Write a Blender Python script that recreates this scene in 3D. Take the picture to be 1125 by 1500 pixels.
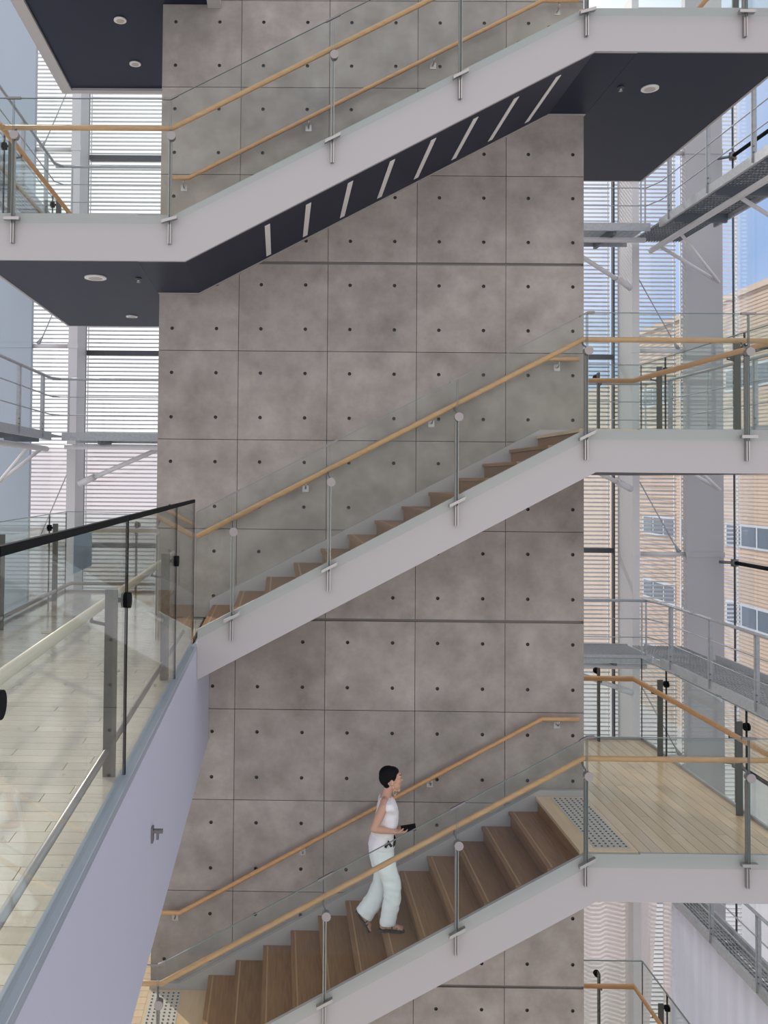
import bpy, bmesh, math, random
from mathutils import Vector, Matrix
for o in list(bpy.data.objects): bpy.data.objects.remove(o)
SC = bpy.context.scene
COL = SC.collection
random.seed(7)

# ------------------------------------------------------------------ camera
W_PX, H_PX, FPX = 1125.0, 1500.0, 1300.0
YAW, PIT, ROL, PPX, PPY, ZE = -.0093, .0275, .0094, 397.16, 666.06, 1.58
FW = Vector((math.sin(YAW)*math.cos(PIT), math.cos(YAW)*math.cos(PIT), math.sin(PIT)))
RT0 = Vector((math.cos(YAW), -math.sin(YAW), 0)); UP0 = RT0.cross(FW)
RT = RT0*math.cos(ROL) + UP0*math.sin(ROL)
UP = UP0*math.cos(ROL) - RT0*math.sin(ROL)
cd = bpy.data.cameras.new('camera'); cam = bpy.data.objects.new('camera', cd); COL.objects.link(cam)
cam.matrix_world = Matrix(((RT.x, UP.x, -FW.x, 0), (RT.y, UP.y, -FW.y, 0), (RT.z, UP.z, -FW.z, ZE), (0, 0, 0, 1)))
cd.sensor_fit = 'HORIZONTAL'; cd.sensor_width = 36; cd.lens = 36*FPX/W_PX
cd.shift_x = (W_PX/2-PPX)/W_PX; cd.shift_y = (PPY-H_PX/2)/W_PX
cd.clip_end = 500; cd.clip_start = .05
SC.camera = cam
def ray(x, y): return FW + RT*((x-PPX)/FPX) - UP*((y-PPY)/FPX)
def aY(x, y, Y): d = ray(x, y); return d*(Y/d.y) + Vector((0, 0, ZE))
def aX(x, y, X): d = ray(x, y); return d*(X/d.x) + Vector((0, 0, ZE))
def aZ(x, y, Z): d = ray(x, y); return d*((Z-ZE)/d.z) + Vector((0, 0, ZE))

# ------------------------------------------------------------------ light
SKYOFF = 0.9
SUN = Vector((-.50, .66, .56)).normalized()
w = bpy.data.worlds.new('sky'); SC.world = w; w.use_nodes = True
nt = w.node_tree; nt.nodes.clear()
def N(nt, t, **k):
    n = nt.nodes.new(t)
    for a, b in k.items(): setattr(n, a, b)
    return n
out = N(nt, 'ShaderNodeOutputWorld'); bg = N(nt, 'ShaderNodeBackground'); tc = N(nt, 'ShaderNodeTexCoord')
dt = N(nt, 'ShaderNodeVectorMath', operation='DOT_PRODUCT'); dt.inputs[1].default_value = SUN
mr = N(nt, 'ShaderNodeMapRange', interpolation_type='SMOOTHSTEP'); mr.inputs[1].default_value = .42; mr.inputs[2].default_value = .78
nz = N(nt, 'ShaderNodeTexNoise'); nz.inputs['Scale'].default_value = 2.2; nz.inputs['Detail'].default_value = 5
mr2 = N(nt, 'ShaderNodeMapRange', interpolation_type='SMOOTHSTEP'); mr2.inputs[1].default_value = .36; mr2.inputs[2].default_value = .56; mr2.inputs[4].default_value = 1
mx = N(nt, 'ShaderNodeMath', operation='MAXIMUM')
mc = N(nt, 'ShaderNodeMix', data_type='RGBA'); mc.inputs[6].default_value = (.36, .56, .95, 1); mc.inputs[7].default_value = (1.42, 1.36, 1.34, 1)
nt.links.new(tc.outputs['Generated'], dt.inputs[0]); nt.links.new(dt.outputs['Value'], mr.inputs[0])
mpw = N(nt, 'ShaderNodeMapping'); mpw.inputs['Location'].default_value = (SKYOFF, 0, 0); nt.links.new(tc.outputs['Generated'], mpw.inputs[0]); nt.links.new(mpw.outputs[0], nz.inputs['Vector']); nt.links.new(nz.outputs[0], mr2.inputs[0])
nt.links.new(mr.outputs[0], mx.inputs[0]); nt.links.new(mr2.outputs[0], mx.inputs[1]); nt.links.new(mx.outputs[0], mc.inputs[0])
nt.links.new(mc.outputs[2], bg.inputs[0]); nt.links.new(bg.outputs[0], out.inputs[0])
bg.inputs[1].default_value = 1.0
sl = bpy.data.lights.new('sun', 'SUN'); sl.energy = 2.2; sl.angle = math.radians(.6); sl.color = (1, .93, .84)
so = bpy.data.objects.new('sun', sl); COL.objects.link(so); so.rotation_euler = SUN.to_track_quat('Z', 'Y').to_euler(); so.location = (-20, 30, 30)
vs = SC.view_settings; vs.view_transform = 'Standard'; vs.look = 'None'; vs.exposure = 0.0; vs.gamma = 1; vs.use_curve_mapping = False

# ------------------------------------------------------------------ materials
M = {}
def mat(name, col, rough=.5, metal=0, noise=0, nscale=5, stretch=(1, 1, 1), col2=None, rnd=0, bump=0, coat=0, spec=.5, trans=0, detail=4, bscale=None):
    m = bpy.data.materials.new(name); m.use_nodes = True; M[name] = m
    nt = m.node_tree; p = nt.nodes['Principled BSDF']
    p.inputs['Roughness'].default_value = rough; p.inputs['Metallic'].default_value = metal
    p.inputs['Specular IOR Level'].default_value = spec
    if coat: p.inputs['Coat Weight'].default_value = coat; p.inputs['Coat Roughness'].default_value = .12
    c = (*col, 1); p.inputs['Base Color'].default_value = c
    if col2 is not None or rnd or bump:
        tc = N(nt, 'ShaderNodeTexCoord'); mp = N(nt, 'ShaderNodeMapping'); mp.inputs['Scale'].default_value = stretch
        geo = N(nt, 'ShaderNodeNewGeometry')
        nt.links.new(geo.outputs['Position'], mp.inputs[0])
        nz = N(nt, 'ShaderNodeTexNoise'); nz.inputs['Scale'].default_value = nscale; nz.inputs['Detail'].default_value = detail
        nt.links.new(mp.outputs[0], nz.inputs['Vector'])
        mr = N(nt, 'ShaderNodeMapRange'); mr.inputs[1].default_value = .3; mr.inputs[2].default_value = .7
        nt.links.new(nz.outputs[0], mr.inputs[0])
        mx = N(nt, 'ShaderNodeMix', data_type='RGBA'); mx.inputs[6].default_value = c; mx.inputs[7].default_value = (*(col2 or col), 1)
        nt.links.new(mr.outputs[0], mx.inputs[0]); o = mx.outputs[2]
        if rnd:
            oi = N(nt, 'ShaderNodeObjectInfo'); m2 = N(nt, 'ShaderNodeMapRange'); m2.inputs[3].default_value = 1-rnd; m2.inputs[4].default_value = 1+rnd
            nt.links.new(oi.outputs['Random'], m2.inputs[0])
            hs = N(nt, 'ShaderNodeHueSaturation'); nt.links.new(m2.outputs[0], hs.inputs['Value']); nt.links.new(o, hs.inputs['Color']); o = hs.outputs[0]
        nt.links.new(o, p.inputs['Base Color'])
        if bump:
            b = N(nt, 'ShaderNodeBump'); b.inputs['Strength'].default_value = bump; b.inputs['Distance'].default_value = .01
            nt.links.new(nz.outputs[0], b.inputs['Height']); nt.links.new(b.outputs[0], p.inputs['Normal'])
    return m
def concrete_mat():
    m = mat('concrete', (.36, .325, .30), .75)
    nt = m.node_tree; p = nt.nodes['Principled BSDF']; geo = N(nt, 'ShaderNodeNewGeometry')
    def noise(s, d, st=(1, 1, 1)):
        mp = N(nt, 'ShaderNodeMapping'); mp.inputs['Scale'].default_value = st; nt.links.new(geo.outputs['Position'], mp.inputs[0])
        n = N(nt, 'ShaderNodeTexNoise'); n.inputs['Scale'].default_value = s; n.inputs['Detail'].default_value = d; n.inputs['Roughness'].default_value = .62
        nt.links.new(mp.outputs[0], n.inputs[0]); return n
    a = noise(1.1, 8); b = noise(3.6, 9); g = noise(60, 3)
    ad = N(nt, 'ShaderNodeMath', operation='MULTIPLY_ADD'); ad.inputs[1].default_value = .55; nt.links.new(b.outputs[0], ad.inputs[0])
    m1 = N(nt, 'ShaderNodeMath', operation='MULTIPLY'); m1.inputs[1].default_value = .45; nt.links.new(a.outputs[0], m1.inputs[0]); nt.links.new(m1.outputs[0], ad.inputs[2])
    cr = N(nt, 'ShaderNodeValToRGB'); nt.links.new(ad.outputs[0], cr.inputs[0])
    e = cr.color_ramp.elements; e[0].position = .34; e[0].color = (.225, .197, .174, 1); e[1].position = .66; e[1].color = (.405, .362, .328, 1)
    k = cr.color_ramp.elements.new(.5); k.color = (.315, .276, .248, 1)
    oi = N(nt, 'ShaderNodeObjectInfo'); m2 = N(nt, 'ShaderNodeMapRange'); m2.inputs[3].default_value = .93; m2.inputs[4].default_value = 1.06; nt.links.new(oi.outputs['Random'], m2.inputs[0])
    hs = N(nt, 'ShaderNodeHueSaturation'); nt.links.new(m2.outputs[0], hs.inputs['Value']); nt.links.new(cr.outputs[0], hs.inputs['Color']); nt.links.new(hs.outputs[0], p.inputs['Base Color'])
    bp = N(nt, 'ShaderNodeBump'); bp.inputs['Strength'].default_value = .12; bp.inputs['Distance'].default_value = .006; nt.links.new(g.outputs[0], bp.inputs['Height']); nt.links.new(bp.outputs[0], p.inputs['Normal'])
concrete_mat()
mat('tie_hole', (.07, .065, .06), .9)
mat('joint', (.21, .19, .175), .9)
mat('white', (.405, .378, .372), .5)
mat('beam_white', (.45, .45, .53), .5)
mat('white_trim', (.48, .47, .46), .5)
mat('grey_strip', (.33, .37, .42), .35, .3)
mat('navy', (.006, .011, .032), .48, spec=.36)
mat('slate', (.05, .055, .065), .45)
mat('lamp_strip', (.75, .73, .70), .5)
mat('lamp_white', (.8, .78, .74), .4)
mat('lamp_inner', (.5, .45, .4), .5)
mat('oak_tread', (.31, .158, .068), .42, col2=(.215, .105, .042), nscale=3, stretch=(14, 1.2, 14), rnd=.14, bump=.05)
mat('oak_nose', (.43, .26, .13), .4)
mat('oak_rail', (.55, .32, .15), .4, col2=(.46, .25, .11), nscale=4, stretch=(2, 8, 8))
mat('oak_floor_pale', (.74, .66, .53), .22, col2=(.67, .59, .46), nscale=3, stretch=(1, 9, 1), rnd=.09, coat=1.0)
mat('oak_floor', (.76, .55, .345), .3, col2=(.68, .47, .28), nscale=3, stretch=(9, 1, 1), rnd=.10, coat=.7)
mat('floor_gap', (.26, .20, .14), .8)
mat('pale_rail', (.62, .55, .43), .3)
mat('steel', (.40, .38, .37), .35, .85)
mat('disc_steel', (.30, .27, .26), .45, .3)
mat('steel_dark', (.20, .19, .19), .38, .8)
mat('post_paint', (.075, .075, .065), .5, spec=.3)
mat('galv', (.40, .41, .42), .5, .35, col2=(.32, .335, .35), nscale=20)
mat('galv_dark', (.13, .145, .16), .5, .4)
mat('black', (.008, .009, .010), .6, spec=.06)
mat('mullion', (.05, .055, .065), .4)
mat('column', (.60, .58, .58), .5)
mat('pier_blue', (.36, .41, .46), .45)
mat('pier_grey', (.40, .39, .40), .5)
mat('louver', (.80, .78, .77), .5)
mat('sign_blue', (.10, .21, .34), .4)
mat('rubber', (.10, .095, .09), .7)
mat('tactile', (.56, .51, .45), .6)
mat('skin', (.52, .30, .21), .5, spec=.4)
mat('hair', (.004, .004, .005), .7, spec=.15)
mat('blouse', (.80, .77, .78), .7, bump=.25, col2=(.78, .75, .76), nscale=14)
mat('trousers', (.78, .80, .80), .75, bump=.5, col2=(.74, .76, .76), nscale=9, stretch=(1.4, 1.4, .7))
mat('phone', (.008, .008, .009), .25)
mat('sandal', (.03, .025, .022), .6)
mat('gold', (.75, .6, .35), .3, 1)
mat('pave', (.55, .55, .57), .8, col2=(.46, .46, .49), nscale=.5)
mat('bld', (.60, .49, .40), .8, col2=(.55, .44, .36), nscale=.6)
mat('bld_line', (.44, .32, .23), .8)
mat('bld_glass', (.09, .13, .18), .1)
mat('bld_frame', (.55, .60, .66), .5)
mat('pink', (.84, .77, .73), .8)
mat('pink_roof', (.80, .70, .68), .8)
def glass_mat(name, tint, edge=None, refl=1.0, ior=1.5):
    m = bpy.data.materials.new(name); m.use_nodes = True; M[name] = m
    nt = m.node_tree; nt.nodes.clear()
    o = N(nt, 'ShaderNodeOutputMaterial'); t = N(nt, 'ShaderNodeBsdfTransparent'); g = N(nt, 'ShaderNodeBsdfGlossy'); mx = N(nt, 'ShaderNodeMixShader'); f = N(nt, 'ShaderNodeFresnel')
    t.inputs[0].default_value = (*tint, 1); g.inputs['Roughness'].default_value = .01; g.inputs[0].default_value = (refl, refl, refl, 1); f.inputs[0].default_value = ior
    ge = N(nt, 'ShaderNodeNewGeometry'); mr = N(nt, 'ShaderNodeMapRange'); mr.inputs[3].default_value = ior; mr.inputs[4].default_value = 1/ior
    nt.links.new(ge.outputs['Backfacing'], mr.inputs[0]); nt.links.new(mr.outputs[0], f.inputs[0])
    nt.links.new(f.outputs[0], mx.inputs[0]); nt.links.new(t.outputs[0], mx.inputs[1]); nt.links.new(g.outputs[0], mx.inputs[2]); nt.links.new(mx.outputs[0], o.inputs[0])
glass_mat('glass', (.932, .958, .946), refl=.85, ior=1.25)
glass_mat('pane', (.97, .98, .985), refl=.6)
mat('glass_edge', (.15, .18, .17), .3)
def curtain_mat(name, col):
    m = bpy.data.materials.new(name); m.use_nodes = True; M[name] = m
    nt = m.node_tree; nt.nodes.clear()
    o = N(nt, 'ShaderNodeOutputMaterial'); d = N(nt, 'ShaderNodeBsdfDiffuse'); t = N(nt, 'ShaderNodeBsdfTranslucent'); mx = N(nt, 'ShaderNodeMixShader')
    d.inputs[0].default_value = (*col, 1); t.inputs[0].default_value = (*col, 1); mx.inputs[0].default_value = .55
    nt.links.new(d.outputs[0], mx.inputs[1]); nt.links.new(t.outputs[0], mx.inputs[2]); nt.links.new(mx.outputs[0], o.inputs[0])
curtain_mat('curtain', (.86, .80, .79)); curtain_mat('curtain_grey', (.70, .69, .74))

# ------------------------------------------------------------------ helpers
def box(bm, x0, x1, y0, y1, z0, z1, mi=0):
    v = [bm.verts.new(p) for p in ((x0,y0,z0),(x1,y0,z0),(x1,y1,z0),(x0,y1,z0),(x0,y0,z1),(x1,y0,z1),(x1,y1,z1),(x0,y1,z1))]
    for f in ((3,2,1,0),(4,5,6,7),(0,1,5,4),(1,2,6,5),(2,3,7,6),(3,0,4,7)):
        bm.faces.new([v[i] for i in f]).material_index = mi
def prism(bm, pts, d, mi=0):
    """closed polygon (list of Vector) swept by vector d"""
    a = [bm.verts.new(p) for p in pts]; b = [bm.verts.new(Vector(p)+Vector(d)) for p in pts]
    n = len(a)
    bm.faces.new(a).material_index = mi; bm.faces.new(b[::-1]).material_index = mi
    for i in range(n): bm.faces.new((a[i], b[i], b[(i+1) % n], a[(i+1) % n])).material_index = mi
def tube(bm, pts, r, n=10, mi=0, ry=None, caps=True):
    pts = [Vector(p) for p in pts]; rings = []
    for i, p in enumerate(pts):
        t = ((pts[i]-pts[i-1]).normalized() if i else Vector()) + ((pts[i+1]-pts[i]).normalized() if i < len(pts)-1 else Vector())
        t.normalize()
        u = t.cross(Vector((0, 0, 1)))
        if u.length < .05: u = t.cross(Vector((0, 1, 0)))
        u.normalize(); v = u.cross(t)
        k = 1.0
        if 0 < i < len(pts)-1: k = 1/max(.5, t.dot((pts[i]-pts[i-1]).normalized()))
        rr = r[i] if isinstance(r, (list, tuple)) else r
        rings.append([bm.verts.new(p + u*math.cos(2*math.pi*j/n)*rr + v*math.sin(2*math.pi*j/n)*rr*k) for j in range(n)])
    for a, b in zip(rings, rings[1:]):
        for j in range(n):
            f = bm.faces.new((a[j], a[(j+1) % n], b[(j+1) % n], b[j])); f.smooth = True; f.material_index = mi
    if caps: bm.faces.new(rings[0][::-1]).material_index = mi; bm.faces.new(rings[-1]).material_index = mi
def disc(bm, c, axis, r, h, n=20, mi=0):
    c = Vector(c); a = Vector(axis).normalized(); tube(bm, [c-a*h/2, c+a*h/2], r, n, mi)
def fin(bm, smooth=False, bevel=0):
    bmesh.ops.recalc_face_normals(bm, faces=bm.faces)
    if bevel: bmesh.ops.bevel(bm, geom=bm.edges[:], offset=bevel, segments=1, affect='EDGES')
    return bm
def mesh(name, bm, mats):
    me = bpy.data.meshes.new(name); fin(bm); bm.to_mesh(me); bm.free()
    for m in ([mats] if isinstance(mats, str) else mats): me.materials.append(M[m])
    return me
def link(name, me, parent=None, loc=None):
    o = bpy.data.objects.new(name, me); COL.objects.link(o)
    if loc is not None: o.location = loc
    if parent is not None:
        o.parent = parent; o.matrix_parent_inverse = Matrix.Translation(-root_loc(parent))
    return o
def root_loc(o):
    v = Vector(o.location)      # parents are only translated; child meshes are in world coordinates
    if o.parent is not None: return Vector((0, 0, 0)) if v.length == 0 else v
    return v
def part(name, bm, mats, parent=None): return link(name, mesh(name, bm, mats), parent)
def tag(o, label=None, cat=None, group=None, kind=None):
    if label: o['label'] = label
    if cat: o['category'] = cat
    if group: o['group'] = group
    if kind: o['kind'] = kind
    return o
def thing(name, loc, label, cat, group=None, kind=None):
    o = bpy.data.objects.new(name, None); COL.objects.link(o); o.location = loc; o.empty_display_size = .1
    return tag(o, label, cat, group, kind)
def B(): return bmesh.new()
V = Vector

# ------------------------------------------------------------------ key dimensions
D = 10.07           # face of the concrete wall
YF = 8.521          # outer face of the stair stringers
H = 4.05; PW = 1.0125
WX0, WX1 = -1.387, 3.444
WT = .75            # thickness of the wall
LX0, RX1 = -2.96, 5.0
YB = 12.27          # back edge of the landings
LZ = {3: 4.137, 2: 0.0, 1: -4.10}          # left landings
RZ = {3: 6.19, 2: 2.095, 1: -1.925, 0: -6.0}   # right landings

# ------------------------------------------------------------------ concrete wall
core = B(); box(core, WX0, WX1, D+.03, D+WT, -10.5, 10.2)
wall = tag(part('wall_center', core, ['joint']), 'tall bare concrete wall of square panels with tie holes', kind='structure')
wall.data.materials.clear(); wall.data.materials.append(M['joint'])
def panel_mesh(x0, x1, holes, w, h):
    """panel in local coordinates, origin at lower-left corner; quads around octagonal tie holes"""
    bm = B(); t = .03; r = .021
    hx = sorted(set(round(a, 4) for a, _ in holes)); hz = sorted(set(round(b, 4) for _, b in holes))
    xs = [0]+[(a+b)/2 for a, b in zip(hx, hx[1:])]+[w]; zs = [0]+[(a+b)/2 for a, b in zip(hz, hz[1:])]+[h]
    for i in range(len(hx)):
        for j in range(len(hz)):
            a0, a1, b0, b1 = xs[i], xs[i+1], zs[j], zs[j+1]; cx, cz = hx[i], hz[j]
            sq = [(a1, cz), (a1, b1), (cx, b1), (a0, b1), (a0, cz), (a0, b0), (cx, b0), (a1, b0)]
            S = [bm.verts.new((x, 0, z)) for x, z in sq]
            O = [bm.verts.new((cx+r*math.cos(k*math.pi/4), 0, cz+r*math.sin(k*math.pi/4))) for k in range(8)]
            I = [bm.verts.new((cx+r*.8*math.cos(k*math.pi/4), .022, cz+r*.8*math.sin(k*math.pi/4))) for k in range(8)]
            for k in range(8):
                l = (k+1) % 8
                bm.faces.new((S[k], O[k], O[l], S[l]))
                bm.faces.new((O[k], I[k], I[l], O[l])).material_index = 1
            bm.faces.new(I).material_index = 1
    bmesh.ops.remove_doubles(bm, verts=bm.verts, dist=1e-4)
    # edges of the panel
    for (p, q) in (((0, 0), (w, 0)), ((w, 0), (w, h)), ((w, h), (0, h)), ((0, h), (0, 0))):
        bm.faces.new([bm.verts.new(c) for c in ((p[0], 0, p[1]), (p[0], t+.002, p[1]), (q[0], t+.002, q[1]), (q[0], 0, q[1]))])
    bmesh.ops.remove_doubles(bm, verts=bm.verts, dist=1e-4)
    me = bpy.data.meshes.new('concrete_panel')
    bmesh.ops.recalc_face_normals(bm, faces=bm.faces)
    bm.to_mesh(me); bm.free()
    me.materials.append(M['concrete']); me.materials.append(M['tie_hole'])
    return me
XJ0 = -.477
colx = [(WX0, XJ0), (XJ0, XJ0+PW), (XJ0+PW, XJ0+2*PW), (XJ0+2*PW, XJ0+3*PW), (XJ0+3*PW, WX1)]
cache = {}
for r in range(-11, 10):
    big_lo = (r % 4 == 0); big_hi = ((r+1) % 4 == 0)
    g0 = .016 if big_lo else .0035; g1 = .016 if big_hi else .0035
    z0 = r*PW+g0; z1 = (r+1)*PW-g1
    for c, (a, b) in enumerate(colx):
        x0 = a+(.003 if c else 0); x1 = b-(.003 if c < 4 else 0)
        key = (0 if c == 0 else 2 if c == 4 else 1, big_lo, big_hi)
        if key not in cache:
            hx = [q for q in (XJ0+(c-1)*PW+PW/4-x0, XJ0+(c-1)*PW+PW*3/4-x0)]
            hz = [PW/4-g0, PW*3/4-g0]
            cache[key] = panel_mesh(x0, x1, [(q, s) for q in hx for s in hz], x1-x0, z1-z0)
        o = link('concrete_panel', cache[key], wall, (x0, D, z0))
tips = B(); box(tips, WX0, WX0+.004, D+.002, D+WT, -10.5, 10.2); box(tips, WX1-.004, WX1, D+.002, D+WT, -10.5, 10.2)
part('end_face', tips, 'concrete', wall)

# ------------------------------------------------------------------ landings
def plank_floor(parent, x0, x1, y0, y1, z, along, width, m, lens):
    mm = {}
    a0, a1, b0, b1 = (x0, x1, y0, y1) if along == 'x' else (y0, y1, x0, x1)
    n = max(1, round((b1-b0)/width)); wd = (b1-b0)/n
    for i in range(n):
        p = a0; first = True
        while p < a1-.01:
            L = lens[0] if first else lens[1]
            if first: L = L*(.25+.25*((i*7) % 4)); first = False
            q = min(a1, p+L)
            if a1-q < .15: q = a1
            k = (round(q-p, 3),)
            if k not in mm:
                bm = B(); l = q-p-.004; ww = wd-.005
                if along == 'x': box(bm, 0, l, 0, ww, -.02, 0)
                else: box(bm, 0, ww, 0, l, -.02, 0)
                mm[k] = mesh('floor_plank', bm, m)
            link('floor_plank', mm[k], parent, (p+.002, b0+i*wd+.0025, z) if along == 'x' else (b0+i*wd+.0025, p+.002, z))
            p = q
def landing(name, x0, x1, y0, y1, z, drop, label, planks=None, soff='navy', fas='white', open_side=None):
    t = thing(name, ((x0+x1)/2, (y0+y1)/2, z-drop), label, 'landing', kind=None)
    fx0, fx1 = x0, x1
    if open_side == 0: x0 -= .03
    if open_side == 1: x1 += .03
    b = B(); box(b, x0+.03, x1-.03, y0+.03, y1-.03, z-drop+.02, z-.018); part('slab', b, 'floor_gap', t)
    b = B(); box(b, x0+.03, x1-.03, y0+.03, y1-.03, z-drop+.002, z-drop+.018); part('soffit', b, soff, t)
    b = B(); box(b, fx0, fx1, y0, y0+.028, z-drop, z); part('front_fascia', b, fas, t)
    b = B(); box(b, fx0, fx1, y1-.028, y1, z-drop, z+.03); part('back_fascia', b, fas, t)
    for s, xx in ((0, x0), (1, x1)):
        if s == open_side: continue
        b = B(); box(b, xx-(.028 if s else 0), xx+(0 if s else .028), y0+.03, y1-.03, z-drop, z if s == open_side else z+.03); part('side_fascia', b, fas, t)
    if planks: plank_floor(t, x0+.03, x1-.03, y0+.03, y1-.03, z, *planks)
    else:
        b = B(); box(b, x0+.03, x1-.03, y0+.03, y1-.03, z-.016, z); part('floor_board', b, 'oak_floor', t)
    return t
# the landings reach past the wall ends; the strip in front of the wall belongs to the flights
def landing_r(k, drop, label, planks=None):
    z = RZ[k]
    t = landing('stair_landing', WX1+.004, RX1, YF, YB, z, drop, label, planks, open_side=0)
    return t
r3 = landing_r(3, .432, 'topmost stair landing with dark navy underside and round ceiling light')
r2 = landing_r(2, .42, 'pale grey stair landing at the head of the middle flight')
r1 = landing_r(1, .455, 'oak floored stair landing above the woman, with dotted tactile strip', ('y', .12, 'oak_floor', (1.8, 1.4)))
r0 = landing_r(0, .43, 'lowest stair landing in front of the white curtains')
l3 = landing('stair_landing', LX0, WX0-.004, YF, YB, LZ[3], .457, 'stair landing with slate grey underside, at the foot of the top flight', open_side=1)
l1 = landing('stair_landing', LX0, WX0-.004, YF, YB, LZ[1], .43, 'stair landing at the foot of the flight the woman climbs', ('x', .12, 'oak_floor', (.8, .8)), open_side=1)
# roof-side soffit at the top left, with white border
t = thing('ceiling_slab', (-1.9, 10.4, 7.0), 'dark navy ceiling slab with white border and two round lights', 'ceiling')
b = B(); box(b, LX0, WX0-.004, YF+.1, YB, 7.035, 7.4); box(b, WX0-.004, -.87, YF+.1, D-.005, 7.035, 7.4); part('soffit', b, 'navy', t)
b = B(); box(b, LX0-.15, LX0, YF, YB+.1, 7.0, 7.45); part('border', b, 'white_trim', t)
b = B(); box(b, LX0, WX0-.004, YB, YB+.1, 7.0, 7.45); part('border', b, 'white_trim', t)
b = B(); box(b, -.87, -.72, YF, D-.005, 6.99, 7.45); part('border', b, 'white_trim', t)
b = B(); box(b, LX0, -.87, YF, YF+.1, 7.0, 7.45); part('border', b, 'white_trim', t)

# ------------------------------------------------------------------ balcony on the photographer's level
EX = -.80
t = thing('balcony_floor', (-1.9, 6.5, -.2), 'long balcony floor of pale narrow boards with a deep lavender white edge beam', 'floor', kind='structure')
del t['category']
t.name = 'floor'
b = B(); box(b, LX0+.03, EX-.036, 1.0, YB-.03, -.35, -.021); part('slab', b, 'floor_gap', t)
plank_floor(t, LX0+.03, EX-.037, 1.0, YB-.03, 0, 'x', .12, 'oak_floor_pale', (1.9, 1.3))
b = B(); box(b, EX-.02, EX+.03, .8, D-.004, -1.36, -.035); box(b, LX0, EX-.03, .8, D-.004, -1.36, -1.33); part('edge_beam', b, 'beam_white', t)
b = B(); box(b, EX-.034, EX+.034, .8, YF-.05, -.033, .012); part('glass_channel', b, 'grey_strip', t)
b = B(); box(b, LX0, LX0+.028, 1.0, YB, -.43, .03); part('side_fascia', b, 'white', t)
b = B(); box(b, LX0+.03, EX-.13, YB-.028, YB, -.43, .03); part('back_fascia', b, 'white', t)
b = B(); box(b, EX+.028, EX+.26, YF, YF+.03, -.56, .0); 

b.free()

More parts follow.
